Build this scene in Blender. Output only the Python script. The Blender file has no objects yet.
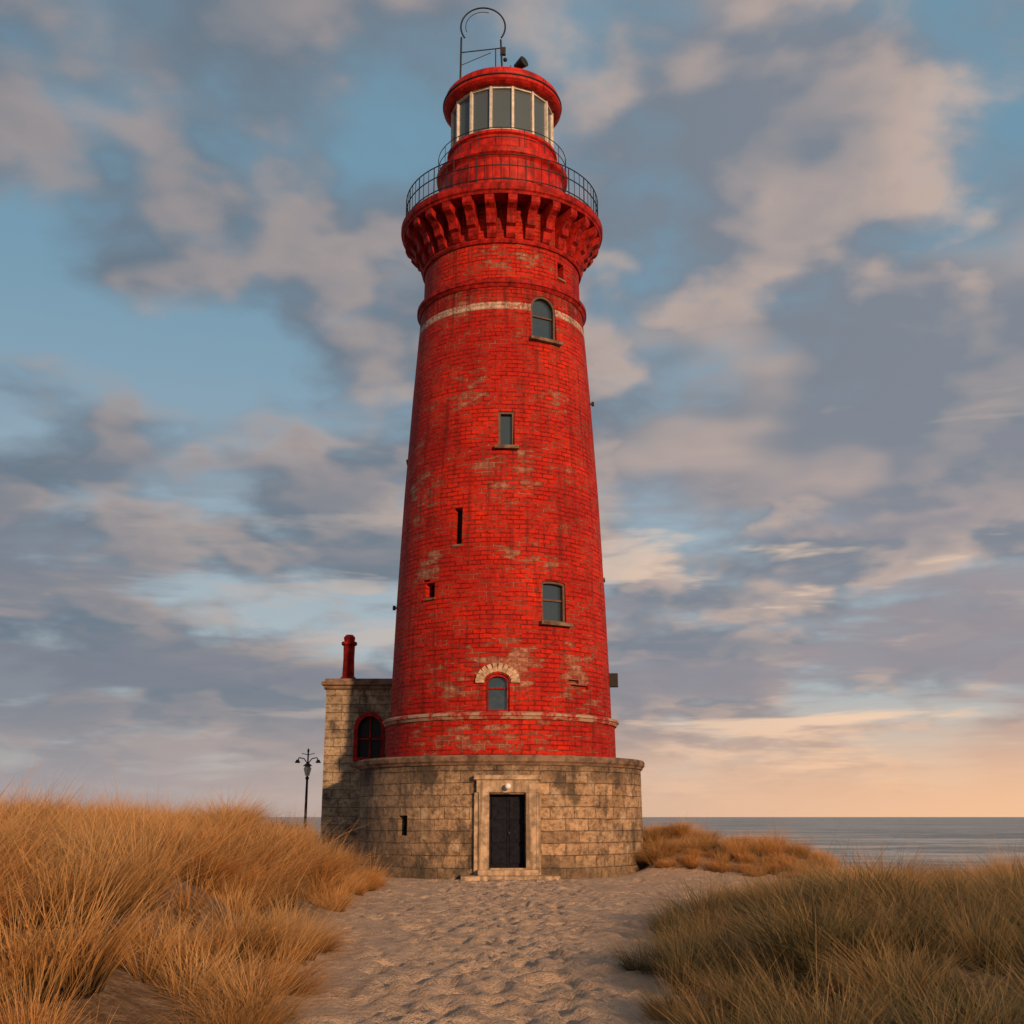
import bpy, bmesh, math, random
import numpy as np
from mathutils import Vector, Matrix
random.seed(4); rng=np.random.default_rng(7)
S=bpy.context.scene
def R(a): return math.radians(a)

# ---------------------------------------------------------------- node helpers
class NT:
    def __init__(s,tree): s.t=tree; s.n=tree.nodes; s.l=tree.links
    def new(s,ty,**kw):
        n=s.n.new(ty)
        for k,v in kw.items(): setattr(n,k,v)
        return n
    def put(s,sock,v):
        if isinstance(v,bpy.types.NodeSocket): s.l.new(v,sock)
        elif v is not None:
            if isinstance(v,(tuple,list)) and len(v)==3 and sock.type=='RGBA': v=(*v,1)
            sock.default_value=v
    def math(s,op,a,b=None,c=None,clamp=False):
        n=s.new('ShaderNodeMath',operation=op); n.use_clamp=clamp
        s.put(n.inputs[0],a)
        if b is not None: s.put(n.inputs[1],b)
        if c is not None: s.put(n.inputs[2],c)
        return n.outputs[0]
    def mix(s,f,a,b,blend='MIX'):
        n=s.new('ShaderNodeMix',data_type='RGBA',blend_type=blend)
        s.put(n.inputs[0],f); s.put(n.inputs[6],a); s.put(n.inputs[7],b); return n.outputs[2]
    def noise(s,vec,scale,detail=4,rough=.55,dist=0,out='Fac'):
        n=s.new('ShaderNodeTexNoise'); s.put(n.inputs['Vector'],vec)
        n.inputs['Scale'].default_value=scale; n.inputs['Detail'].default_value=detail
        n.inputs['Roughness'].default_value=rough; n.inputs['Distortion'].default_value=dist
        return n.outputs[out]
    def ramp(s,f,a,b,lo=0.,hi=1.):
        n=s.new('ShaderNodeMapRange',interpolation_type='SMOOTHSTEP')
        s.put(n.inputs[0],f); n.inputs[1].default_value=a; n.inputs[2].default_value=b
        n.inputs[3].default_value=lo; n.inputs[4].default_value=hi; return n.outputs[0]
    def comb(s,x,y,z):
        n=s.new('ShaderNodeCombineXYZ')
        s.put(n.inputs[0],x);s.put(n.inputs[1],y);s.put(n.inputs[2],z); return n.outputs[0]
    def sep(s,v):
        n=s.new('ShaderNodeSeparateXYZ'); s.put(n.inputs[0],v); return n.outputs
    def vmul(s,v,m):
        n=s.new('ShaderNodeVectorMath',operation='MULTIPLY'); s.put(n.inputs[0],v); n.inputs[1].default_value=m; return n.outputs[0]
    def bump(s,h,strength,dist,normal=None):
        n=s.new('ShaderNodeBump'); s.put(n.inputs['Height'],h); n.inputs['Strength'].default_value=strength
        n.inputs['Distance'].default_value=dist
        if normal is not None: s.put(n.inputs['Normal'],normal)
        return n.outputs[0]
def newmat(name):
    m=bpy.data.materials.new(name); m.use_nodes=True
    t=NT(m.node_tree); t.n.clear()
    o=t.new('ShaderNodeOutputMaterial'); b=t.new('ShaderNodeBsdfPrincipled')
    t.l.new(b.outputs[0],o.inputs[0]); return m,t,b,o
def simple(name,col,rough=.6,metal=0,var=.25,scale=6,bump=.2,spec=.3,wear=None):
    m,t,b,o=newmat(name)
    co=t.new('ShaderNodeTexCoord').outputs['Object']
    n=t.ramp(t.noise(co,scale,5,.65),.3,.7)
    dark=tuple(c*(1-var) for c in col); lite=tuple(min(1,c*(1+var)) for c in col)
    c=t.mix(n,dark,lite)
    if wear:
        f=t.noise(t.vmul(co,(1,1,.8)),3.5,7,.75)
        c=t.mix(t.ramp(f,.60,.66,0,.8),c,wear)
        st=t.noise(t.vmul(co,(4,4,.35)),1.3,4,.6)
        c=t.mix(t.ramp(st,.48,.68,0,.65),c,tuple(q*.25 for q in col))
    t.put(b.inputs['Base Color'],c)
    t.put(b.inputs['Roughness'],rough); t.put(b.inputs['Metallic'],metal)
    b.inputs['Specular IOR Level'].default_value=spec
    t.put(b.inputs['Normal'],t.bump(t.noise(co,scale*4,4,.6),bump,.015))
    return m

def tower_paint():
    m,t,b,o=newmat('weathered_red_painted_brick')
    co=t.new('ShaderNodeTexCoord').outputs['Object']
    x,y,z=t.sep(co)
    ang=t.math('ARCTAN2',x,t.math('MULTIPLY',y,-1))
    u=t.math('MULTIPLY',ang,3.2)
    jit=t.noise(t.comb(u,z,0.),1.6,3,out='Fac')
    zz=t.math('ADD',z,t.math('MULTIPLY',t.math('SUBTRACT',jit,.5),.07))
    uv=t.comb(u,zz,0.)
    br=t.new('ShaderNodeTexBrick'); t.put(br.inputs['Vector'],uv)
    br.inputs['Scale'].default_value=1; br.inputs['Mortar Size'].default_value=.016
    br.inputs['Brick Width'].default_value=.38; br.inputs['Row Height'].default_value=.138
    br.inputs['Mortar Smooth'].default_value=.3; br.inputs['Bias'].default_value=0
    br.inputs['Color1'].default_value=(0,0,0,1); br.inputs['Color2'].default_value=(1,1,1,1); br.inputs['Mortar'].default_value=(.5,.5,.5,1)
    per=br.outputs['Color']; mort=br.outputs['Fac']
    big=t.noise(uv,.35,3,.6); mid=t.noise(t.vmul(uv,(1,2.4,1)),1.1,6,.68); fine=t.noise(uv,8,5,.72)
    perf=t.sep(per)[0]
    red=t.mix(t.ramp(big,.32,.66),(.42,.011,.005),(.72,.030,.008))
    red=t.mix(t.math('MULTIPLY',perf,.6),red,(.31,.012,.007))
    red=t.mix(t.ramp(fine,.48,.70,0,.8),red,(.19,.010,.008))
    red=t.mix(t.ramp(mid,.52,.68,0,.65),red,(.23,.020,.013))
    def blob(a0,z0,ra,rz):
        da=t.math('DIVIDE',t.math('SUBTRACT',u,a0*3.2),ra); dz=t.math('DIVIDE',t.math('SUBTRACT',z,z0),rz)
        d=t.math('SQRT',t.math('ADD',t.math('MULTIPLY',da,da),t.math('MULTIPLY',dz,dz)))
        return t.ramp(d,0.,1.,.20,0.)
    w=blob(.05,5.9,2.8,1.6)
    for a in [(.12,11.7,2.2,1.7),(-.95,11.2,1.3,2.1),(.75,5.6,1.9,1.8),(-.6,17.4,1.6,1.1),(.3,9.0,1.8,.9),(.1,19.1,2.4,1.),(-.2,3.8,4.5,.9),(.6,14.2,1.3,.8),(-.75,8.8,1.3,1.),(-.35,14.5,1.5,1.2),(.9,17.9,1.5,.9),(-.5,5.4,1.6,.9)]:
        w=t.math('MAXIMUM',w,blob(*a))
    s=t.math('ADD',mid,w)
    s=t.math('ADD',s,t.math('MULTIPLY',t.math('SUBTRACT',perf,.5),.17))
    s=t.math('ADD',s,t.math('MULTIPLY',t.math('SUBTRACT',fine,.5),.6))
    s=t.math('ADD',s,t.math('MULTIPLY',mort,.08))
    peel=t.ramp(s,.65,.75)
    bare=t.mix(perf,(.24,.08,.045),(.50,.30,.19))
    bare=t.mix(t.ramp(fine,.4,.65),bare,(.19,.055,.035))
    bare=t.mix(mort,bare,(.48,.37,.27))
    col=t.mix(t.math('MULTIPLY',peel,.82),red,bare)
    mc=t.mix(t.ramp(mid,.46,.60),(.12,.007,.005),(.40,.13,.08))
    col=t.mix(t.math('MULTIPLY',mort,t.ramp(fine,.3,.6,.4,.85)),col,mc)
    zw=t.math('ADD',z,t.math('MULTIPLY',t.math('SUBTRACT',fine,.5),.08))
    band=t.math('MULTIPLY',t.ramp(zw,17.22,17.26),t.ramp(zw,17.46,17.50,1,0))
    bm=t.math('MULTIPLY',band,t.ramp(t.math('ADD',fine,t.math('MULTIPLY',mid,.4)),.66,.82,.95,.15))
    col=t.mix(bm,col,(.60,.48,.37))
    st=t.noise(t.comb(t.math('MULTIPLY',u,3.),t.math('MULTIPLY',z,.22),0.),1.5,5,.65)
    col=t.mix(t.ramp(st,.47,.70,0,.55),col,(.09,.009,.007))
    # darker streaky tint just under the ledges
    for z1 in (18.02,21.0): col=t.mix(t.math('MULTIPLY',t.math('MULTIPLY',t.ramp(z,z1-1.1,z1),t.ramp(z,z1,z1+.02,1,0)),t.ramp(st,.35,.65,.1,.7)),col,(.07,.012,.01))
    t.put(b.inputs['Base Color'],col)
    t.put(b.inputs['Roughness'],t.ramp(fine,.3,.8,.6,.85)); b.inputs['Specular IOR Level'].default_value=.15
    h=t.math('SUBTRACT',t.math('ADD',t.math('MULTIPLY',fine,1.1),t.math('MULTIPLY',perf,.6)),t.math('ADD',t.math('MULTIPLY',mort,1.4),t.math('MULTIPLY',peel,.4)))
    t.put(b.inputs['Normal'],t.bump(h,1.,.04))
    return m
def stone(name,cyl,R0=4.33,bw=.82,bh=.325,c1=(.40,.29,.20),c2=(.20,.15,.115)):
    m,t,b,o=newmat(name)
    co=t.new('ShaderNodeTexCoord').outputs['Object']
    x,y,z=t.sep(co)
    u=t.math('MULTIPLY',t.math('ARCTAN2',x,t.math('MULTIPLY',y,-1)),R0) if cyl else t.math('ADD',x,y)
    uv0=t.comb(u,z,0.)
    j=t.noise(uv0,1.3,4,.7,out='Color')
    vm=t.new('ShaderNodeVectorMath',operation='MULTIPLY_ADD'); t.put(vm.inputs[0],j); vm.inputs[1].default_value=(.13,.07,0); t.put(vm.inputs[2],uv0)
    uv=vm.outputs[0]
    br=t.new('ShaderNodeTexBrick'); t.put(br.inputs['Vector'],uv)
    br.inputs['Scale'].default_value=1; br.inputs['Mortar Size'].default_value=.013
    br.inputs['Brick Width'].default_value=bw; br.inputs['Row Height'].default_value=bh
    br.inputs['Mortar Smooth'].default_value=.6
    br.squash=1.6; br.squash_frequency=3; br.offset=.37
    br.inputs['Color1'].default_value=(0,0,0,1); br.inputs['Color2'].default_value=(1,1,1,1); br.inputs['Mortar'].default_value=(.5,.5,.5,1)
    perf=t.sep(br.outputs['Color'])[0]; mort=br.outputs['Fac']
    big=t.noise(uv,.45,3,.6); fine=t.noise(uv,6,7,.75); mid=t.noise(uv,2.0,5,.65)
    col=t.mix(perf,c2,c1)
    col=t.mix(t.ramp(big,.38,.66,0,.35),col,tuple(c*1.2 for c in c1))
    col=t.mix(t.ramp(fine,.42,.64,0,.75),col,tuple(c*.42 for c in c2))
    col=t.mix(t.ramp(mid,.54,.68,0,.7),col,(.62,.50,.36))
    st=t.noise(t.comb(t.math('MULTIPLY',u,1.2),t.math('MULTIPLY',z,.7),0.),.9,6,.7)
    col=t.mix(t.ramp(st,.50,.62,0,.8),col,(.085,.072,.058))
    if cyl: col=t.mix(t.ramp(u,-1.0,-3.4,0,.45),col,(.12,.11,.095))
    col=t.mix(t.math('MULTIPLY',mort,t.ramp(mid,.35,.6,.75,.15)),col,(.08,.058,.042))
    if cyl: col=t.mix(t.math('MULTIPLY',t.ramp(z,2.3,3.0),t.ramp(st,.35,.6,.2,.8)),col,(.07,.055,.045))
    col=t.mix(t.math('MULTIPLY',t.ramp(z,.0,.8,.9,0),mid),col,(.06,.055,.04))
    t.put(b.inputs['Base Color'],col); t.put(b.inputs['Roughness'],.92); b.inputs['Specular IOR Level'].default_value=.15
    h=t.math('SUBTRACT',t.math('ADD',t.math('MULTIPLY',fine,1.5),t.math('ADD',t.math('MULTIPLY',perf,.8),t.math('MULTIPLY',mid,1.2))),t.math('MULTIPLY',mort,1.3))
    t.put(b.inputs['Normal'],t.bump(h,1.,.065))
    return m
M_tower=tower_paint()
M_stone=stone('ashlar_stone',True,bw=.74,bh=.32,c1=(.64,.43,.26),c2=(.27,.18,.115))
M_bstone=stone('building_stone',False,bw=.6,bh=.28,c1=(.56,.43,.29),c2=(.33,.25,.175))
M_trim=simple('pale_trim_stone',(.40,.29,.195),.9,var=.45,scale=4,bump=.8,wear=(.16,.12,.09))
M_cope=simple('coping_stone',(.17,.11,.075),.9,var=.55,scale=3,bump=.8)
M_redp=simple('red_gloss_paint',(.45,.016,.008),.55,var=.45,scale=2.5,bump=.6,spec=.2,wear=(.24,.05,.03))
M_redd=simple('dark_red_paint',(.31,.012,.008),.65,var=.55,scale=4,bump=.9,spec=.15,wear=(.22,.07,.045))
M_iron=simple('black_iron',(.022,.02,.02),.55,metal=.2,bump=.1)
M_door=simple('door_wood_navy',(.011,.012,.020),.75,var=.4,scale=9,spec=.1)
M_white=simple('white_window_paint',(.60,.55,.48),.5,var=.25,scale=6)
M_dkframe=simple('dark_window_frame',(.12,.06,.045),.6)
M_arch=simple('bare_pale_brick',(.46,.31,.21),.9,var=.45,scale=7,bump=.8)
def glassmat(name,tr,tint,spec=.9,rough=.06):
    m,t,b,o=newmat(name)
    b.inputs['Base Color'].default_value=(*tint,1); b.inputs['Roughness'].default_value=rough
    b.inputs['Specular IOR Level'].default_value=spec
    co=t.new('ShaderNodeTexCoord').outputs['Object']; t.put(b.inputs['Normal'],t.bump(t.noise(co,1.5,2),.15,.05))
    if tr>0:
        g=t.new('ShaderNodeBsdfTransparent'); g.inputs[0].default_value=(.75,.8,.82,1)
        mx=t.new('ShaderNodeMixShader'); mx.inputs[0].default_value=tr
        t.l.new(b.outputs[0],mx.inputs[1]); t.l.new(g.outputs[0],mx.inputs[2]); t.l.new(mx.outputs[0],o.inputs[0])
    return m
M_glass=glassmat('window_glass',0,(.03,.055,.075),1.0)
M_dark=glassmat('dark_unlit_glass',0,(.008,.008,.01),.15,.3)
M_lglass=glassmat('lantern_glass',.5,(.14,.19,.22))

# ---------------------------------------------------------------- mesh helpers
def obj(name,bm,mat,parent=None,smooth=False):
    me=bpy.data.meshes.new(name); bm.to_mesh(me); bm.free()
    ob=bpy.data.objects.new(name,me); S.collection.objects.link(ob)
    for mm in (mat if isinstance(mat,list) else [mat]): me.materials.append(mm)
    if smooth:
        for p in me.polygons: p.use_smooth=True
    if parent: ob.parent=parent
    return ob
def empty(name,loc=(0,0,0)):
    e=bpy.data.objects.new(name,None); S.collection.objects.link(e); e.location=loc; return e
def lathe_bm(prof,seg=256,cap=True,bm=None):
    bm=bm or bmesh.new(); rings=[]
    for r,z in prof:
        rings.append([bm.verts.new((r*math.sin(2*math.pi*i/seg),-r*math.cos(2*math.pi*i/seg),z)) for i in range(seg)])
    for a,b in zip(rings,rings[1:]):
        for i in range(seg):
            j=(i+1)%seg
            bm.faces.new((a[i],a[j],b[j],b[i]))
    if cap:
        bm.faces.new(rings[0][::-1]); bm.faces.new(rings[-1])
    return bm
def ring_bm(prof,seg=256,bm=None):
    return lathe_bm(prof+[prof[0]],seg,False,bm)
def box(bm,c,s,mat=None):
    M=Matrix.Translation(c) @ (mat or Matrix.Identity(4)) @ Matrix.Diagonal((*s,1))
    bmesh.ops.create_cube(bm,size=1,matrix=M)
def rod(bm,a,b,r,seg=8,r2=None):
    a=Vector(a);b=Vector(b);d=b-a
    q=d.to_track_quat('Z','Y').to_matrix().to_4x4()
    bmesh.ops.create_cone(bm,cap_ends=True,segments=seg,radius1=r,radius2=r if r2 is None else r2,depth=d.length,matrix=Matrix.Translation((a+b)/2)@q)
def outline(w,h,arch,n=12):
    if not arch: return [(-w/2,0),(w/2,0),(w/2,h),(-w/2,h)]
    rise=w/2*arch; pts=[(-w/2,0),(w/2,0)]
    for i in range(n+1):
        a=math.pi*i/n; pts.append((w/2*math.cos(a),h-rise+rise*math.sin(a)))
    return pts
def prism(bm,pts,o,t,n,d0,d1):
    A=[bm.verts.new(o+t*p[0]+Vector((0,0,p[1]))+n*d0) for p in pts]
    B=[bm.verts.new(o+t*p[0]+Vector((0,0,p[1]))+n*d1) for p in pts]
    k=len(pts)
    fs=[bm.faces.new(A[::-1]),bm.faces.new(B)]
    for i in range(k):
        j=(i+1)%k; fs.append(bm.faces.new((A[i],A[j],B[j],B[i])))
    return fs
def frame(bm,pts,inset,o,t,n,d0,d1):
    h=max(p[1] for p in pts); w=max(p[0] for p in pts)*2
    sx=(w-2*inset)/w; sy=(h-2*inset)/h
    inn=[(p[0]*sx,p[1]*sy+inset) for p in pts]
    def V(l,d): return [bm.verts.new(o+t*p[0]+Vector((0,0,p[1]))+n*d) for p in l]
    O0,O1,I0,I1=V(pts,d0),V(pts,d1),V(inn,d0),V(inn,d1); k=len(pts)
    for i in range(k):
        j=(i+1)%k
        for q in ((O0[i],O0[j],O1[j],O1[i]),(I0[j],I0[i],I1[i],I1[j]),(O1[i],O1[j],I1[j],I1[i]),(O0[j],O0[i],I0[i],I0[j])): bm.faces.new(q)
def frm(phi,r):
    n=Vector((math.sin(phi),-math.cos(phi),0)); t=Vector((math.cos(phi),math.sin(phi),0)); return n*r,t,n
def fixn(bm): bmesh.ops.recalc_face_normals(bm,faces=bm.faces)
def boolean(ob,cut_bm):
    fixn(cut_bm)
    me=bpy.data.meshes.new('cut'); cut_bm.to_mesh(me); cut_bm.free()
    c=bpy.data.objects.new('cut',me); S.collection.objects.link(c)
    md=ob.modifiers.new('b','BOOLEAN'); md.object=c; md.operation='DIFFERENCE'; md.solver='EXACT'
    dg=bpy.context.evaluated_depsgraph_get(); dg.update()
    new=bpy.data.meshes.new_from_object(ob.evaluated_get(dg))
    ob.modifiers.clear(); ob.data=new
    bpy.data.objects.remove(c); return ob

# ================================================================ LIGHTHOUSE
LH=empty('lighthouse')
bodyp=[(3.57,3.2),(3.55,4.34),(3.46,4.36),(3.43,5.5),(3.33,8.4),(3.18,11.7),(2.97,15.2),(2.79,17.75),(2.76,18.1),(2.68,18.5),(2.66,19.8),(2.66,21.05)]
def rad(z): return float(np.interp(z,[p[1] for p in bodyp],[p[0] for p in bodyp]))
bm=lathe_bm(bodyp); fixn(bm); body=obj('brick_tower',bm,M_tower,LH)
W=[(R(29),16.3,17.85,.92,1.,'arch'),(R(3.3),12.55,13.7,.50,0,'win'),(R(-23),9.5,10.65,.28,0,'slit'),
   (R(-39),7.95,8.4,.36,0,'slit'),(R(28.5),7.15,8.4,.82,.15,'win'),(R(-1),4.5,5.6,.68,.6,'red'),
   (R(47),18.75,19.3,.3,0,'slit'),(R(43),5.25,5.36,.75,0,'hole'),(R(39),5.40,5.50,.4,0,'hole'),(R(-88),13.0,13.6,.4,0,'slit'),(R(85),9.0,9.6,.4,0,'slit'),
   (R(150),7,8.2,.86,.25,'win'),(R(-150),12,13.1,.6,0,'win'),(R(-42),8.46,8.53,.3,0,'hole')]
cb=bmesh.new()
for phi,z0,z1,w,a,st in W:
    r=rad((z0+z1)/2); o,t,n=frm(phi,r); o=o+Vector((0,0,z0))
    prism(cb,outline(w,z1-z0,a),o,t,n,-.12 if st=='hole' else -.42,.6)
boolean(body,cb)
fb=bmesh.new();gb=bmesh.new();sb=bmesh.new();rb=bmesh.new();ab=bmesh.new();db=bmesh.new()
for phi,z0,z1,w,a,st in W:
    r=rad((z0+z1)/2); o,t,n=frm(phi,r); o=o+Vector((0,0,z0)); h=z1-z0
    if st=='hole': continue
    Mz=Matrix.Rotation(phi,4,'Z')
    if st=='slit':
        prism(db,outline(w,h,0),o,t,n,-.31,-.28); 
        box(sb,o+n*(-.04)+Vector((0,0,-.035)),(w+.08,.2,.06),Mz); continue
    prism(gb,outline(w,h,a),o,t,n,-.26,-.22)
    F=rb if st=='red' else fb
    frame(F,outline(w-.006,h-.003,a),.07,o,t,n,-.215,-.08)
    if st!='red':
        if w>.6: box(fb,o+n*-.19+Vector((0,0,h*.55)),(w-.1,.05,.05),Mz)
        box(sb,o+n*.02+Vector((0,0,-.055)),(w+.24,.34,.10),Mz)
    else:
        box(rb,o+n*-.19+Vector((0,0,h*.62)),(w-.1,.05,.05),Mz)
        k=11
        for i in range(k+1):
            ang=math.pi*i/k; rr=w/2+.17
            cz=h-w/2*.6+ (w/2*.6+.17)*math.sin(ang); cx=rr*math.cos(ang)
            box(ab,o+t*cx+n*(-.03)+Vector((0,0,cz)),(.12,.1,.25),Mz@Matrix.Rotation(math.pi/2-ang,4,'Y'))
for b_ in (fb,gb,rb): fixn(b_)
obj('window_frames',fb,M_dkframe,LH);obj('window_panes',gb,M_glass,LH);obj('sills',sb,M_cope,LH)
obj('red_frames',rb,M_redd,LH);obj('bare_brick_arch',ab,M_arch,LH);obj('slit_backs',db,M_dark,LH)

bm=lathe_bm([(4.36,-.6),(4.36,.25),(4.33,.3),(4.31,3.0)]); fixn(bm)
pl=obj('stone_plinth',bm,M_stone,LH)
o,t,n=frm(R(3.0),4.33); dz=.30
cb=bmesh.new(); prism(cb,[(-.49,dz),(.49,dz),(.49,2.22),(-.49,2.22)],o,t,n,-.55,.8)
o2,t2,n2=frm(R(-38.5),4.33); prism(cb,[(-.17,1.12),(.17,1.12),(.17,1.66),(-.17,1.66)],o2,t2,n2,-.4,.5)
boolean(pl,cb)
bm=ring_bm([(3.3,3.0),(4.36,3.0),(4.38,3.05),(4.43,3.10),(4.44,3.21),(4.40,3.26),(3.3,3.30)]); fixn(bm)
obj('plinth_coping',bm,M_cope,LH)
bm=bmesh.new()
for s in (-1,1):
    a0,a1=(.50,.78) if s>0 else (-.78,-.50)
    prism(bm,[(a0,.0),(a1,.0),(a1,2.26),(a0,2.26)],o,t,n,-.3,.075)
    b0,b1=(.79,.90) if s>0 else (-.90,-.79)
    prism(bm,[(b0,.0),(b1,.0),(b1,2.26),(b0,2.26)],o,t,n,-.3,.03)
prism(bm,[(-.84,2.263),(.84,2.263),(.84,2.60),(-.84,2.60)],o,t,n,-.3,.065)
prism(bm,[(-.92,2.603),(.92,2.603),(.92,2.72),(-.92,2.72)],o,t,n,-.3,.13)
prism(bm,[(-.49,.12),(.49,.12),(.49,.297),(-.49,.297)],o,t,n,-.5,.10)
fixn(bm); bmesh.ops.bevel(bm,geom=list(bm.edges),offset=.012,segments=1)
obj('door_surround',bm,M_trim,LH)
bm=bmesh.new()
prism(bm,[(-1.25,-.3),(1.35,-.3),(1.35,.12),(-1.25,.12)],o,t,n,-.3,.75)
prism(bm,[(-.8,.123),(.8,.123),(.8,.26),(-.8,.26)],o,t,n,-.3,.38)
fixn(bm); bmesh.ops.bevel(bm,geom=list(bm.edges),offset=.02,segments=2); obj('door_steps',bm,M_trim,LH)
bm=bmesh.new()
for s in (-1,1):
    x0=s*.245
    prism(bm,[(x0-.238,.31),(x0+.238,.31),(x0+.238,2.20),(x0-.238,2.20)],o,t,n,-.36,-.31)
    for (a0,a1) in ((.4,.85),(.95,1.45),(1.55,2.1)):
        prism(bm,[(x0-.17,a0),(x0+.17,a0),(x0+.17,a1),(x0-.17,a1)],o,t,n,-.31,-.275)
fixn(bm); bmesh.ops.bevel(bm,geom=list(bm.edges),offset=.008,segments=1); obj('double_door',bm,M_door,LH)
bm=bmesh.new(); rod(bm,o+t*.06+n*-.30+Vector((0,0,1.2)),o+t*.06+n*-.24+Vector((0,0,1.2)),.03); obj('door_knob',bm,M_iron,LH)
bm=bmesh.new(); prism(bm,[(-.16,1.13),(.16,1.13),(.16,1.65),(-.16,1.65)],o2,t2,n2,-.30,-.25); fixn(bm); obj('plinth_window',bm,M_dark,LH)
bm=bmesh.new(); p=o+Vector((0,0,2.45))
rod(bm,p+n*.06,p+n*.2,.05); bmesh.ops.create_uvsphere(bm,u_segments=16,v_segments=10,radius=.085,matrix=Matrix.Translation(p+n*.24+Vector((0,0,-.03))))
obj('door_lamp',bm,simple('opal_lamp',(.8,.8,.78),.3,var=.05),LH,True)

bm=ring_bm([(3.3,4.30),(3.60,4.30),(3.64,4.38),(3.68,4.40),(3.68,4.46),(3.60,4.50),(3.3,4.52)]); fixn(bm)
m,t_,b_,o_=newmat('weathered_ledge'); co=t_.new('ShaderNodeTexCoord').outputs['Object']
nn=t_.noise(co,2.2,7,.75); t_.put(b_.inputs['Base Color'],t_.mix(t_.ramp(nn,.42,.54),(.34,.018,.011),(.40,.27,.19))); b_.inputs['Roughness'].default_value=.85
t_.put(b_.inputs['Normal'],t_.bump(t_.noise(co,10,6,.7),.8,.03))
obj('lower_ledge',bm,m,LH)
bm=ring_bm([(2.5,18.02),(2.80,18.02),(2.86,18.12),(2.90,18.14),(2.90,18.26),(2.84,18.30),(2.80,18.36),(2.5,18.40)]); 
ring_bm([(2.5,19.62),(2.72,19.62),(2.76,19.70),(2.72,19.78),(2.5,19.80)],bm=bm)
fixn(bm); obj('string_courses',bm,M_redd,LH)
NC=28; bm=bmesh.new()
cp=[(2.6,19.78),(2.74,19.80),(2.82,19.92),(2.85,20.14),(2.98,20.20),(3.02,20.42),(3.16,20.62),(3.34,20.72),(3.40,20.80),(3.40,21.0),(2.6,21.0)]
for i in range(NC):
    ph=2*math.pi*(i+.5)/NC; oo,tt,nn_=frm(ph,0)
    A=[bm.verts.new(nn_*r+tt*-.15+Vector((0,0,z))) for r,z in cp]; B=[bm.verts.new(nn_*r+tt*.15+Vector((0,0,z))) for r,z in cp]
    bm.faces.new(A);bm.faces.new(B[::-1])
    for k in range(len(cp)):
        j=(k+1)%len(cp); bm.faces.new((A[k],B[k],B[j],A[j]))
fixn(bm); bmesh.ops.bevel(bm,geom=[e for e in bm.edges if e.calc_length()>.2],offset=.02,segments=1)
obj('corbels',bm,M_redd,LH)
bm=ring_bm([(2.5,21.003),(3.42,21.003),(3.45,21.08),(3.50,21.12),(3.52,21.2),(3.52,21.33),(3.47,21.38),(2.5,21.43)])
fixn(bm); obj('gallery_deck',bm,M_redd,LH)
def rail(name,r,z0,z1,npost,levels,pr,rr,midb=0):
    bm=bmesh.new()
    for i in range(npost):
        ph=2*math.pi*i/npost; nn_=Vector((math.sin(ph),-math.cos(ph),0))
        rod(bm,nn_*r+Vector((0,0,z0)),nn_*r+Vector((0,0,z1)),pr,6)
        for k in range(1,midb+1):
            p2=ph+2*math.pi/npost*k/(midb+1); n3=Vector((math.sin(p2),-math.cos(p2),0))
            rod(bm,n3*r+Vector((0,0,z0+.1)),n3*r+Vector((0,0,z1)),pr*.5,4)
    for z in levels:
        ring_bm([(r-rr,z-rr),(r+rr,z-rr),(r+rr,z+rr),(r-rr,z+rr)],96,bm)
    fixn(bm); return obj(name,bm,M_iron,LH)
rail('gallery_railing',3.36,21.38,22.45,26,[21.55,22.05,22.45],.020,.014,2)
bm=lathe_bm([(2.2,21.38),(2.2,21.6),(2.14,21.64),(2.13,22.3),(2.16,22.31),(2.16,22.36),(2.13,22.37),(2.13,23.1),(2.18,23.16),(2.30,23.25),(2.33,23.42),(2.25,23.46),(1.98,23.50),(1.90,23.55),(1.88,24.15),(1.96,24.2),(1.96,24.30),(1.85,24.34)])
for i in range(16):   # riveted plate seams
    ph=2*math.pi*(i+.3)/16; nn_=Vector((math.sin(ph),-math.cos(ph),0))
    box(bm,nn_*2.135+Vector((0,0,22.0)),(.05,.03,.55),Matrix.Rotation(ph,4,'Z')); box(bm,nn_*2.135+Vector((0,0,22.74)),(.05,.03,.68),Matrix.Rotation(ph+.2,4,'Z')) if False else None
fixn(bm); obj('watch_room',bm,M_redp,LH)
rail('lantern_railing',2.27,23.44,24.15,18,[23.8,24.15],.012,.010)
bm=bmesh.new(); o5,t5,n5=frm(R(-40),2.14); prism(bm,[(-.35,21.45),(.35,21.45),(.35,23.0),(-.35,23.0)],o5,t5,n5,-.05,.05); fixn(bm); obj('gallery_door',bm,M_redd,LH)
NP=15; bm=bmesh.new(); gm=bmesh.new()
lr=1.78
for i in range(NP):
    a0=2*math.pi*(i+.5)/NP; a1=2*math.pi*(i+1.5)/NP
    p0=Vector((math.sin(a0)*lr,-math.cos(a0)*lr,0)); p1=Vector((math.sin(a1)*lr,-math.cos(a1)*lr,0))
    box(bm,p0+Vector((0,0,25.22)),(.085,.13,1.76),Matrix.Rotation(a0,4,'Z'))
    mid=(p0+p1)/2; am=(a0+a1)/2; L=(p1-p0).length-.09
    for z in (24.385,26.05): box(bm,mid+Vector((0,0,z)),(L,.09,.08),Matrix.Rotation(am,4,'Z'))
    box(gm,mid*.985+Vector((0,0,25.22)),(L,.012,1.6),Matrix.Rotation(am,4,'Z'))
obj('lantern_mullions',bm,M_white,LH); obj('lantern_glazing',gm,M_lglass,LH)
bm=lathe_bm([(.35,24.34),(.35,24.6),(.62,24.7),(.72,25.0),(.72,25.5),(.6,25.85),(.3,26.0)],32); 
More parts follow.
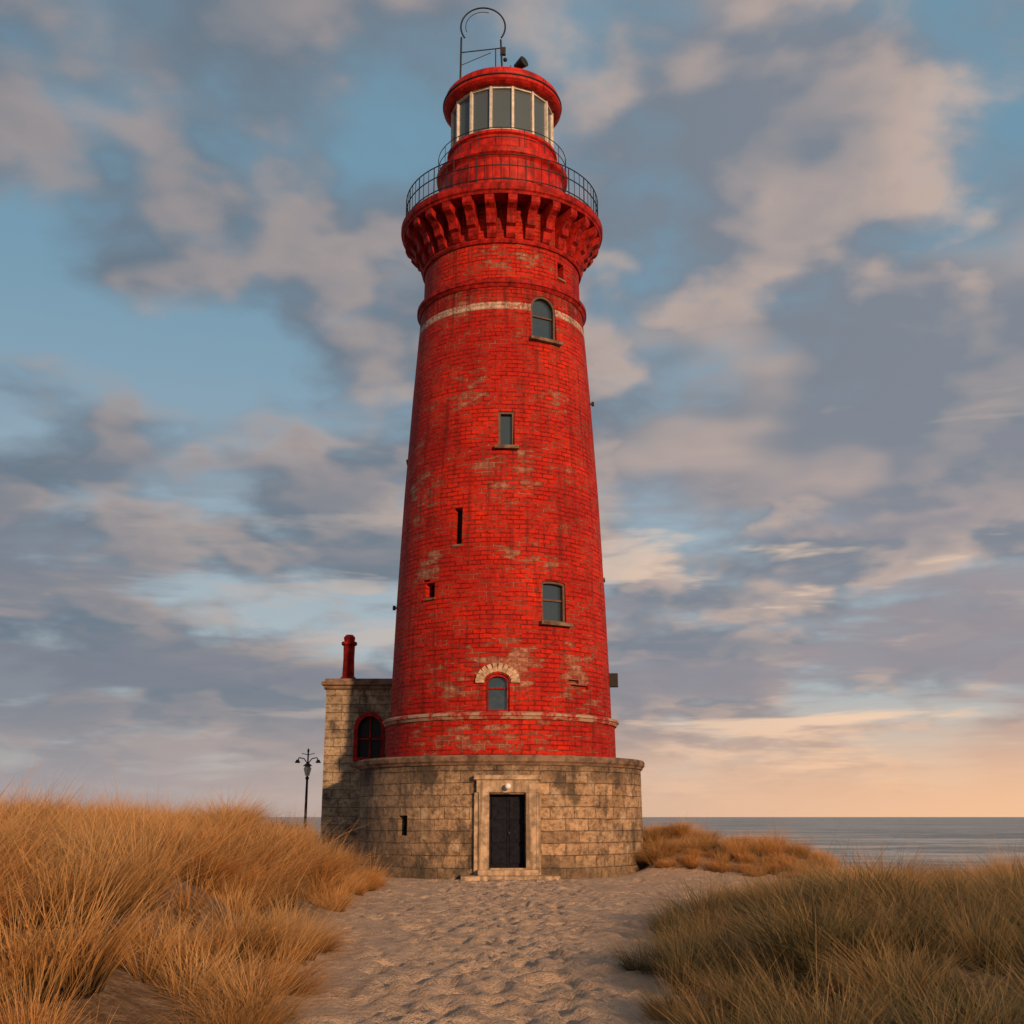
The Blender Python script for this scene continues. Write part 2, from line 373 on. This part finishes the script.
for z in np.arange(24.75,25.8,.12): ring_bm([(.6,z),(.78,z+.02),(.78,z+.05),(.6,z+.07)],32,bm)
fixn(bm); obj('fresnel_lens',bm,simple('lens_glass',(.30,.33,.35),.15),LH)
bm=ring_bm([(1.5,26.09),(1.95,26.09),(2.04,26.14),(2.12,26.22),(2.12,26.32),(2.07,26.36),(2.09,26.5),(2.06,26.62),(1.95,26.75),(1.6,26.95),(1.1,27.2),(.5,27.36),(.02,27.4),(.02,26.2),(1.5,26.2)],96); fixn(bm)
obj('lantern_roof',bm,M_redp,LH)
bm=ring_bm([(2.10,26.335),(2.15,26.335),(2.15,26.38),(2.10,26.38)],96); fixn(bm); obj('roof_gutter',bm,M_iron,LH)
bm=bmesh.new(); hx=-.72; hr=.82; hz=29.85
def arc(r,a0,a1,k,th):
    P=[Vector((hx+r*math.cos(a0+(a1-a0)*i/k),0,hz+r*math.sin(a0+(a1-a0)*i/k))) for i in range(k+1)]
    for a,b in zip(P,P[1:]): rod(bm,a,b,th,6)
arc(hr,R(-35),R(215),32,.032); arc(hr*.78,R(70),R(200),14,.014)
rod(bm,(hx-hr*.97,0,29.4),(hx-hr,0,26.9),.035); rod(bm,(hx+hr*.80,0,29.3),(hx+hr*.9,0,27.2),.035)
rod(bm,(hx-hr,0,28.75),(hx+hr*.9,0,28.95),.022); rod(bm,(hx-hr,0,28.2),(hx+.3,0,28.75),.014)
rod(bm,(-.25,0,27.3),(-.25,0,28.9),.02); box(bm,(hx+hr*.9,0,28.8),(.2,.12,.3))
bmesh.ops.create_uvsphere(bm,u_segments=12,v_segments=8,radius=.08,matrix=Matrix.Translation((hx+hr,0,28.45)))
rod(bm,(.3,0,27.3),(.3,0,28.2),.02)
obj('hoop_aerial',bm,M_iron,LH)
bm=bmesh.new(); rod(bm,(.62,-.2,27.1),(.62,-.2,27.95),.035); 
rod(bm,(.50,-.15,28.0),(.80,-.42,28.08),.13,14,.21); obj('roof_floodlight',bm,M_iron,LH)
bm=bmesh.new()
for ph,z,s in ((R(84),5.75,.40),(R(-80),8.0,.13),(R(82),14.9,.12)):
    oo,tt,nn_=frm(ph,rad(z)); c=oo+Vector((0,0,z)); k=.12 if s>.3 else .08; box(bm,c+nn_*k,(s,s*.7,s),Matrix.Rotation(ph,4,'Z')); rod(bm,c-nn_*.1,c+nn_*k*.6,.03)
obj('wall_lights',bm,M_iron,LH)

# ================================================================ KEEPERS BUILDING
KX,KY=-5.92,2.6
KB=empty('keepers_house',(KX,KY,0))
bm=bmesh.new(); box(bm,(2.6,3,2.5),(5.2,6,6.6)); kb=obj('walls',bm,M_bstone,KB)
cb=bmesh.new(); X=Vector((1,0,0)); N=Vector((0,-1,0))
prism(cb,outline(.80,1.5,1.),Vector((1.5,0,3.5)),X,N,-.4,.5)
prism(cb,outline(.8,1.4,1.),Vector((0,3,3.45)),Vector((0,1,0)),Vector((-1,0,0)),-.4,.5)
for v in cb.verts: v.co+=Vector((KX,KY,0))
bpy.context.view_layer.update()
boolean(kb,cb)
bm=bmesh.new(); WW=((Vector((1.5,0,3.5)),X,N,.80),(Vector((0,3,3.45)),Vector((0,1,0)),Vector((-1,0,0)),.8))
for oo,tt,nn_,w in WW:
    frame(bm,outline(w+.24,1.62,1.),.13,oo-Vector((0,0,.1)),tt,nn_,-.1,.05)
box(bm,(1.5,.2,4.2),(.05,.05,1.35)); box(bm,(1.5,.2,4.15),(.8,.05,.05))
fixn(bm); obj('red_window_surround',bm,M_redd,KB)
bm=bmesh.new()
for oo,tt,nn_,w in WW: prism(bm,outline(w,1.5,1.),oo,tt,nn_,-.36,-.3)
fixn(bm); obj('window_glass_panes',bm,M_dark,KB)
bm=bmesh.new(); box(bm,(2.6,3,5.86),(5.35,6.2,.12)); box(bm,(2.6,3,5.98),(5.5,6.4,.11)); box(bm,(2.6,3,6.09),(5.3,6.2,.10))
box(bm,(1.5,-.05,3.3),(1.2,.22,.12)); obj('cornice_and_sill',bm,M_cope,KB)
bm=lathe_bm([(.27,6.1),(.27,6.25),(.21,6.3),(.19,6.9),(.20,7.35),(.27,7.4),(.27,7.48),(.18,7.52),(.2,7.65),(.12,7.74)],24); fixn(bm)
for v in bm.verts: v.co+=Vector((.62,.7,0))
obj('chimney',bm,M_redd,KB)

# ================================================================ STREET LAMP
SL=empty('street_lamp',(-7.55,9,0))
bm=bmesh.new()
lathe_bm([(.14,-.3),(.14,.5),(.1,.55),(.06,.7),(.045,3.0),(.07,3.04),(.07,3.1),(.03,3.14),(.03,4.05),(.05,4.1),(.0101,4.2)],16,bm=bm)
for s in (-1,1):
    P=[Vector((0,0,3.6)),Vector((s*.15,0,3.8)),Vector((s*.34,0,3.84)),Vector((s*.4,0,3.74))]
    for a,b in zip(P,P[1:]): rod(bm,a,b,.02,6)
    rod(bm,(s*.4,0,3.76),(s*.4,0,3.64),.05,10,.11)
    rod(bm,(0,s*.05,3.95),(s*.25,0,4.0),.013,6)
obj('post_and_arms',bm,M_iron,SL)
bm=bmesh.new(); lathe_bm([(.08,3.15),(.16,3.42),(.1,3.52)],6,bm=bm); fixn(bm); obj('lantern_glass_body',bm,M_white,SL)
bm=bmesh.new(); lathe_bm([(.2,3.52),(.04,3.65)],6,bm=bm); fixn(bm); obj('lantern_cap',bm,M_iron,SL)

# ================================================================ TERRAIN
def sstep(t): t=np.clip(t,0,1); return t*t*(3-2*t)
_w=[(rng.uniform(0,2*math.pi),rng.uniform(0,2*math.pi)) for _ in range(24)]
def wob(x,y,s,seed=0,k=5):
    r=0
    for i in range(k):
        a,p=_w[(seed+i)%24]; f=s*(1+.37*i)
        r=r+np.sin((x*math.cos(a)+y*math.sin(a))*f+p+1.3*np.sin((x*math.sin(a)-y*math.cos(a))*f*.6+p))
    return r/k
LY=[-60,-27,-24,-20,-18,-14,-9,-6.5,-5,-3.5,-1,2,40]; LX=[-1.3,-1.5,-1.7,-2.1,-2.3,-2.5,-2.7,-3.0,-3.9,-4.9,-5.4,-6.1,-6.1]
RY=[-60,-27,-24,-21,-18,-13,-8,-4,0,40]; RX=[1.4,1.3,1.5,1.9,2.7,4.3,6.7,11,14,14]
def xl(y): return np.interp(y,LY,LX)
def xr(y): return np.interp(y,RY,RX)
def dleft(x,y): return xl(y)-x+.3*wob(x,y,1.1,3)
def dright(x,y): return x-xr(y)+.3*wob(x,y,1.1,9)
def behind(x,y): return np.maximum(np.exp(-((x-5.4)/2.0)**2-((y-2.0)/4.6)**2),np.exp(-((x-7.6)/2.2)**2-((y+.5)/4.)**2)*.72)
def height(x,y):
    x=np.asarray(x,float);y=np.asarray(y,float)
    A=np.interp(y,[-60,-30,-26,-21,-14,-8,6,20],[.3,.5,.8,1.12,1.2,1.15,1.0,.6])
    h=A*sstep(dleft(x,y)/3.0)*(1+.30*wob(x,y,.6,5)+.12*wob(x,y,1.5,17))
    h=h+(np.interp(y,[-26,-20,-12],[.30,.12,.02])*sstep(dright(x,y)/3.)+.35*np.exp(-((x-6.2)/2.2)**2-((y+22)/4.)**2))*(1+.5*wob(x,y,.7,2))
    h=h+ 1.1*behind(x,y)*(1+.2*wob(x,y,1.0,4))*sstep((y+5.5)/4.)
    h=h+.035*wob(x,y,.9,1)+.018*wob(x,y,3.1,7)
    rr=np.sqrt(x*x+y*y); h=h*(1-.75*sstep((5.2-rr)/1.0)*(y<1))
    xs=np.interp(y,[-60,-14,-6,5,14,40],[17,15,12,11.5,11,11])
    q=np.maximum((y-15)/28,(x-xs)/12); q=np.maximum(q,(-45-x)/40); q=np.maximum(q,(-90-y)/60)
    s=sstep(q); return h*(1-s)-6*s
def axis(lo,hi,c0,c1,st,grow=1.12):
    a=list(np.arange(c0,c1,st)); s=st; v=c0
    L=[]
    while v>lo: s*=grow; v-=s; L.append(v)
    s=st; v=a[-1]; U=[]
    while v<hi: s*=grow; v+=s; U.append(v)
    return np.array(L[::-1]+a+U)
ax=axis(-9000,9000,-7,9,.07); ay=axis(-3000,12000,-30,-3,.08)
GX,GY=np.meshgrid(ax,ay); GZ=height(GX,GY)
path=np.clip(np.minimum(-dleft(GX,GY)+.6,-dright(GX,GY)+.6),0,1)*(GY<-3.5)*(GY>-30)*(np.hypot(GX,GY)>4.6)
fr=np.random.default_rng(21); FZ=np.zeros_like(GZ)
for i in range(1500):
    fx=fr.uniform(-3.5,9) if i%2 else fr.normal(0.4,.9); fy=fr.uniform(-28,-4.6); a=math.pi/2+fr.normal(0,.6); dp=fr.uniform(.03,.075); ln=fr.uniform(.13,.24); wd=fr.uniform(.08,.14)
    i0,i1=np.searchsorted(ax,[fx-.6,fx+.6]); j0,j1=np.searchsorted(ay,[fy-.6,fy+.6])
    X_=GX[j0:j1,i0:i1]-fx; Y_=GY[j0:j1,i0:i1]-fy; U=X_*math.cos(a)+Y_*math.sin(a); V=-X_*math.sin(a)+Y_*math.cos(a)
    q=np.sqrt((U/ln)**2+(V/wd)**2); FZ[j0:j1,i0:i1]+=dp*(-np.exp(-q**2*1.2)+.45*np.exp(-((q-1.5)/.45)**2))
GZ=GZ+np.clip(path,0,1)*(np.clip(FZ,-.10,.07)+.012*wob(GX,GY,9,11)+.025*wob(GX,GY,2.3,15))
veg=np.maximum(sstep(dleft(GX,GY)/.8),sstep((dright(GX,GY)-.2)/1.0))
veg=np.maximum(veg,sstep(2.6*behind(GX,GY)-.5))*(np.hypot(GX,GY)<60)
nx,ny=len(ax),len(ay)
verts=np.stack([GX.ravel(),GY.ravel(),GZ.ravel()],1)
idx=np.arange(nx*ny).reshape(ny,nx)
faces=np.stack([idx[:-1,:-1].ravel(),idx[:-1,1:].ravel(),idx[1:,1:].ravel(),idx[1:,:-1].ravel()],1)
me=bpy.data.meshes.new('ground'); me.from_pydata(verts.tolist(),[],faces.tolist())
me.polygons.foreach_set('use_smooth',np.ones(len(me.polygons),bool))
at=me.attributes.new('veg','FLOAT','POINT'); at.data.foreach_set('value',veg.ravel().astype(np.float32))
g=bpy.data.objects.new('sand_ground',me); S.collection.objects.link(g)
m,t,b,o=newmat('dune_sand'); co=t.new('ShaderNodeTexCoord').outputs['Object']
n1=t.noise(co,.5,4,.6); n2=t.noise(co,5,6,.7); n3=t.noise(co,70,2,.6)
col=t.mix(n1,(.60,.43,.30),(.78,.58,.42)); col=t.mix(t.ramp(n2,.48,.70,0,.55),col,(.40,.27,.18)); col=t.mix(t.ramp(n3,.45,.7,0,.4),col,(.28,.18,.12))
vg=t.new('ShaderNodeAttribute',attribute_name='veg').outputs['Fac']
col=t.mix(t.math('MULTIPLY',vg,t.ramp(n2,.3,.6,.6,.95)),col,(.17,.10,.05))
t.put(b.inputs['Base Color'],col); b.inputs['Roughness'].default_value=.95; b.inputs['Specular IOR Level'].default_value=.1
hh=t.math('ADD',t.math('MULTIPLY',n2,1.7),t.math('MULTIPLY',n3,.2))
t.put(b.inputs['Normal'],t.bump(hh,1.,.12)); me.materials.append(m)

# sea
me=bpy.data.meshes.new('sea'); s_=25000
me.from_pydata([(-s_,-s_,-2),(s_,-s_,-2),(s_,s_,-2),(-s_,s_,-2)],[],[(0,1,2,3)])
sea=bpy.data.objects.new('sea_water',me); S.collection.objects.link(sea)
m,t,b,o=newmat('sea_surface'); co=t.new('ShaderNodeTexCoord').outputs['Object']
b.inputs['Roughness'].default_value=.3; b.inputs['IOR'].default_value=1.33
a=t.noise(t.vmul(co,(.25,1,1)),.55,5,.65,.4); c=t.noise(t.vmul(co,(.2,1,1)),.07,6,.72,.3)
wv=t.math('ADD',t.math('MULTIPLY',a,.5),t.math('MULTIPLY',c,.5))
t.put(b.inputs['Base Color'],t.mix(t.ramp(wv,.46,.57),(.11,.15,.165),(.56,.54,.50)))
hh=t.math('ADD',t.math('MULTIPLY',a,1.5),t.math('MULTIPLY',c,6.))
t.put(b.inputs['Normal'],t.bump(hh,.8,1.)); me.materials.append(m)

# ================================================================ GRASS
def tussock_mesh(name,nsub,per,H,Rt,wid,seed,stiff=1.,sr_=.11):
    r=np.random.default_rng(seed); V=[];F=[];UV=[]; K=4
    for sidx in range(nsub):
        sr=Rt*math.sqrt(r.uniform(0,1)); sa=r.uniform(0,2*math.pi); f=sr/Rt
        cx,cy=sr*math.cos(sa),sr*math.sin(sa); hs=H*(1.06-.42*f)*r.uniform(.75,1.2); sc=r.uniform(0,1)
        for i in range(per):
            az=r.uniform(0,2*math.pi); rr=sr_*math.sqrt(r.uniform(0,1))
            root=np.array([cx+rr*math.cos(az),cy+rr*math.sin(az),-.1])
            vx=f*math.cos(sa)*1.0+.75*math.cos(az)+r.normal(0,.35); vy=f*math.sin(sa)*1.0+.75*math.sin(az)+r.normal(0,.35)
            vl=math.hypot(vx,vy)+1e-6; ld=np.array([vx/vl,vy/vl,0])
            tall=r.uniform()<.07
            L=hs*(r.uniform(1.1,1.5) if tall else r.uniform(.5,1.12)); lean=r.uniform(.03,.30)+.40*f; curl=r.uniform(.12,.85)/stiff*(.5 if tall else 1)
            tw=r.uniform(-1,1); pr=np.array([-ld[1],ld[0],0])
            side=pr*math.cos(tw)+ld*math.sin(tw)
            w=wid*r.uniform(.6,1.3)*(.7 if tall else 1); base=len(V); sw=r.normal(0,.08); ux=.55*sc+.45*r.uniform()
            for k in range(K+1):
                s=k/K
                p=root+ld*L*(lean*s+curl*s**2.2)+np.array([0,0,1])*L*(s-.45*curl*s**2.6-.15*lean*s)+pr*L*sw*s*s
                ww=w*(1-s**1.6)+.0008
                V.append(p-side*ww/2);V.append(p+side*ww/2)
            for k in range(K):
                F.append((base+2*k,base+2*k+1,base+2*k+3,base+2*k+2)); UV+=[ux,k/K,ux,k/K,ux,(k+1)/K,ux,(k+1)/K]
    me=bpy.data.meshes.new(name); me.from_pydata(np.array(V).tolist(),[],F)
    uv=me.uv_layers.new(name='UVMap'); uv.data.foreach_set('uv',UV); return me
m,t,b,o=newmat('marram_grass_blades')
uvn=t.new('ShaderNodeUVMap'); uvn.uv_map='UVMap'; ux,uy,_=t.sep(uvn.outputs[0])
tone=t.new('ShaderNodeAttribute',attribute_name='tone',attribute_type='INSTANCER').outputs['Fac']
rnd=t.new('ShaderNodeObjectInfo').outputs['Random']
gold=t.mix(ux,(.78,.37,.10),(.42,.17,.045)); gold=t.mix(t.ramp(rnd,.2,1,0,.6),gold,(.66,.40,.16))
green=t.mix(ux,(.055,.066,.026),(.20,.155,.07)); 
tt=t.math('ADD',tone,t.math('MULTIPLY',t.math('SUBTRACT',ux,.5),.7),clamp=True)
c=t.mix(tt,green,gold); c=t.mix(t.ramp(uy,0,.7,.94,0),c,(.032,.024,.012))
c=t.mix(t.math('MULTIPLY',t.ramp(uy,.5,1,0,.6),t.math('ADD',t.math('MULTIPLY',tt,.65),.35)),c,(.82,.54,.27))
t.put(b.inputs['Base Color'],c); b.inputs['Roughness'].default_value=.6; b.inputs['Specular IOR Level'].default_value=.12
tr=t.new('ShaderNodeBsdfTranslucent'); t.put(tr.inputs[0],c); mx=t.new('ShaderNodeMixShader'); mx.inputs[0].default_value=.2
t.l.new(b.outputs[0],mx.inputs[1]);t.l.new(tr.outputs[0],mx.inputs[2]);t.l.new(mx.outputs[0],o.inputs[0])
M_grass=m
src=bpy.data.collections.new('grass_tussocks')
specs=[(12,80,.9,.40,.010,1.,.10),(14,80,1.05,.46,.010,.8,.10),(10,80,.85,.34,.010,1.3,.10),(13,75,1.1,.40,.010,.75,.09),(8,75,1.1,.26,.009,1.7,.09),(3,55,.9,.12,.009,1.2,.06),(2,40,1.35,.08,.008,1.7,.05)]
for i,(ns,n_,H_,sp,wd,stf,srr) in enumerate(specs):
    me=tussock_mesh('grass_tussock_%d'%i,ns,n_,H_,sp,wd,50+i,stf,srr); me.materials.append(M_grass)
    src.objects.link(bpy.data.objects.new('grass_tussock_%d'%i,me))
def gn_tree():
    ng=bpy.data.node_groups.new('scatter_grass','GeometryNodeTree')
    ng.interface.new_socket('Geometry',in_out='INPUT',socket_type='NodeSocketGeometry'); ng.interface.new_socket('Geometry',in_out='OUTPUT',socket_type='NodeSocketGeometry')
    N_=ng.nodes; L_=ng.links
    gi=N_.new('NodeGroupInput'); go=N_.new('NodeGroupOutput'); ip=N_.new('GeometryNodeInstanceOnPoints'); ci=N_.new('GeometryNodeCollectionInfo')
    ci.inputs['Collection'].default_value=src; ci.inputs['Separate Children'].default_value=True; ci.inputs['Reset Children'].default_value=True
    def attr(nm,ty):
        a=N_.new('GeometryNodeInputNamedAttribute'); a.data_type=ty; a.inputs['Name'].default_value=nm; return a.outputs['Attribute']
    L_.new(gi.outputs[0],ip.inputs['Points']); L_.new(ci.outputs[0],ip.inputs['Instance']); ip.inputs['Pick Instance'].default_value=True
    L_.new(attr('kind','INT'),ip.inputs['Instance Index'])
    e2r=N_.new('FunctionNodeEulerToRotation'); L_.new(attr('rotv','FLOAT_VECTOR'),e2r.inputs[0]); L_.new(e2r.outputs[0],ip.inputs['Rotation'])
    L_.new(attr('sclv','FLOAT_VECTOR'),ip.inputs['Scale']); L_.new(ip.outputs[0],go.inputs[0])
    return ng
NG=gn_tree()
def scatter(name,x0,x1,y0,y1,spacing,accept,size,tonef,fill):
    P=[];RT=[];SC=[];TN=[];KD=[]
    cx=rng.uniform(x0,x1,8000); cy=rng.uniform(y0,y1,8000); ok=accept(cx,cy); cx,cy=cx[ok],cy[ok]
    cell={}
    for a,b_ in zip(cx,cy):
        s=max(.35,float(size(a,b_)))*rng.uniform(.65,1.3); sp=spacing*s/.8; k=(int(a//1.),int(b_//1.)); bad=False
        for i in (-1,0,1):
            for j in (-1,0,1):
                for (p,q,s2) in cell.get((k[0]+i,k[1]+j),()):
                    if (p-a)**2+(q-b_)**2<(.5*(sp+s2))**2: bad=True
        if bad: continue
        cell.setdefault(k,[]).append((a,b_,sp))
        P.append((a,b_)); RT.append((rng.normal(0,.09),rng.normal(0,.09),rng.uniform(0,6.283))); SC.append((s*rng.uniform(.9,1.15),s*rng.uniform(.9,1.15),s*rng.uniform(.9,1.15))); TN.append(float(tonef(a,b_))+rng.normal(0,.16)); KD.append(rng.integers(0,5))
    fx=rng.uniform(x0,x1,fill); fy=rng.uniform(y0,y1,fill); ok=accept(fx,fy)
    for a,b_ in zip(fx[ok],fy[ok]):
        P.append((a,b_)); RT.append((rng.normal(0,.15),rng.normal(0,.15),rng.uniform(0,6.28))); k=max(.35,float(size(a,b_)))*rng.uniform(.55,1.1); SC.append((k,k,k)); TN.append(float(tonef(a,b_))+rng.normal(0,.25)); KD.append(rng.integers(5,7))
    pts=np.array(P); n=len(pts); z=height(pts[:,0],pts[:,1])-.02
    me=bpy.data.meshes.new(name); me.from_pydata(np.column_stack([pts,z]).tolist(),[],[])
    k=me.attributes.new('kind','INT','POINT'); k.data.foreach_set('value',np.array(KD,np.int32))
    for nm,v in (('rotv',RT),('sclv',SC)):
        a=me.attributes.new(nm,'FLOAT_VECTOR','POINT'); a.data.foreach_set('vector',np.array(v,np.float32).ravel())
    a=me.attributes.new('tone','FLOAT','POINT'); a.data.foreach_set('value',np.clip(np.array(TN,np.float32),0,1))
    ob=bpy.data.objects.new(name,me); S.collection.objects.link(ob)
    md=ob.modifiers.new('scatter','NODES'); md.node_group=NG
    return ob
def accL(x,y):
    d=dleft(x,y)
    k=(d>.25)&~((x>-6.6)&(y>1.8)&(y<9.3))&(np.hypot(x,y)>5.0)&(x>-(y+36.5)*.49-2.5)
    return k&~((wob(x,y,.9,6)>.33)&(d<2.2)&(y<-13))
def accR(x,y):
    d=dright(x,y); return (d>.3)&(x<(y+36.5)*.5+2.5)&~((wob(x,y,.8,12)>.40)&(d<2.))&(np.hypot(x,y)>6)
def accB(x,y):
    return (behind(x,y)>.27)&(np.hypot(x,y)>4.75)&(y>-5.6)
scatter('dune_grass',-20,-1.0,-29,12,.80,accL,lambda x,y:.68+.34*min(1,float(dleft(x,y))/1.5)+.34*float(wob(x,y,.8,8)),lambda x,y:.90+.45*float(wob(x,y,.7,4)),1500)
scatter('dune_grass',1.0,14,-29.8,-6,.80,accR,lambda x,y:.55+.30*min(1,float(dright(x,y))/2)+.25*float(wob(x,y,1.1,14))-(.12 if y>-14 else 0),lambda x,y:.0+.4*float(wob(x,y,.8,15))+(.6 if y>-16 else (.2 if y>-20 else 0)),1200)  # low olive tone at the front also paints shade into the right grass
scatter('dune_grass',3.5,13,-6,12,.75,accB,lambda x,y:.66+.15*float(wob(x,y,1.1,14)),lambda x,y:.85+.35*float(wob(x,y,.9,2)),450)

# ================================================================ LIGHT, SKY
to_sun=Vector((.46,-.89,0)).normalized(); EL=R(13)
sv=Vector((to_sun.x*math.cos(EL),to_sun.y*math.cos(EL),math.sin(EL)))
L=bpy.data.lights.new('sun','SUN'); L.energy=3.8; L.angle=R(2.); L.color=(1,.60,.32)
lo=bpy.data.objects.new('sun',L); S.collection.objects.link(lo); lo.rotation_euler=sv.to_track_quat('Z','Y').to_euler()
w=bpy.data.worlds.new('World'); S.world=w; w.use_nodes=True; t=NT(w.node_tree); t.n.clear()
out=t.new('ShaderNodeOutputWorld'); bg=t.new('ShaderNodeBackground'); t.l.new(bg.outputs[0],out.inputs[0]); bg.inputs[1].default_value=.095
sk=t.new('ShaderNodeTexSky',sky_type='NISHITA'); sk.sun_disc=False; sk.sun_elevation=EL; sk.sun_rotation=math.atan2(to_sun.x,to_sun.y)
dirv=t.new('ShaderNodeTexCoord').outputs['Generated']
X_,Y_,Z_=t.sep(dirv); zc=t.math('MAXIMUM',Z_,0.)
inv=t.math('DIVIDE',1.,t.math('ADD',zc,.24))
def P_(dx,dz,sx=1.): return t.comb(t.math('ADD',t.math('MULTIPLY',t.math('MULTIPLY',X_,inv),sx),dx),t.math('MULTIPLY',Y_,inv),2.2+dz)
p=P_(.4,0,1.); p2=P_(.47,.05,1.)
nb=t.noise(p,1.6,2,.5,.1); nd=t.noise(p,4.2,6,.50,.1); nd2=t.noise(p2,4.2,3,.50,.1)
dens=t.math('ADD',t.math('MULTIPLY',nb,.55),t.math('MULTIPLY',nd,.50))
cov=t.ramp(dens,.41,.54)
az=t.ramp(X_,-.45,.5)
hor=t.mix(az,(4.1,3.7,3.8),(10.2,5.9,3.3))
blue=t.mix(t.ramp(zc,.04,.5),(4.6,5.0,5.3),(1.9,3.6,4.8))
base=t.mix(.2,blue,sk.outputs[0])
lit=t.ramp(t.math('SUBTRACT',nd,nd2),-.06,.12)
soft=t.noise(P_(3.,2.,.9),2.6,3,.5)
dark=t.mix(az,(1.5,1.95,2.5),(2.3,2.5,2.95))
lite=t.mix(az,(3.9,3.3,3.2),(6.9,5.0,4.0))
f=t.math('MULTIPLY',lit,t.ramp(dens,.46,.66,1.,.22))
f=t.math('MAXIMUM',f,t.ramp(soft,.54,.72,0,.7))
cl=t.mix(f,dark,lite)
col=t.mix(t.math('MULTIPLY',cov,.94),base,cl)
stv=t.comb(t.math('MULTIPLY',X_,2.6),t.math('MULTIPLY',Y_,1.),t.math('MULTIPLY',zc,17.))
stn=t.noise(stv,1.3,5,.58,.25)
low=t.ramp(zc,.16,.36,1.,0.)
sc_=t.mix(az,(4.9,4.3,4.1),(10.,7.2,5.1))
dk=t.mix(az,(2.1,2.35,2.85),(3.3,3.0,3.3))
col=t.mix(t.math('MULTIPLY',t.math('MULTIPLY',t.ramp(stn,.56,.42),low),.88),col,dk)
col=t.mix(t.math('MULTIPLY',t.math('MULTIPLY',t.ramp(stn,.57,.66),low),t.ramp(X_,-.4,.3,.35,.95)),col,sc_)
col=t.mix(t.ramp(zc,.0,.115,.92,0.),col,hor)
t.put(bg.inputs[0],col)

cam=bpy.data.cameras.new('camera'); co_=bpy.data.objects.new('camera',cam); S.collection.objects.link(co_)
cam.lens=36*1150/1024; cam.sensor_width=36; cam.clip_end=60000; cam.clip_start=.1
co_.location=(.35,-36.5,1.62); co_.rotation_euler=(R(90+14.85),0,0); S.camera=co_
S.view_settings.view_transform='Standard'; S.view_settings.look='None'; S.view_settings.exposure=0
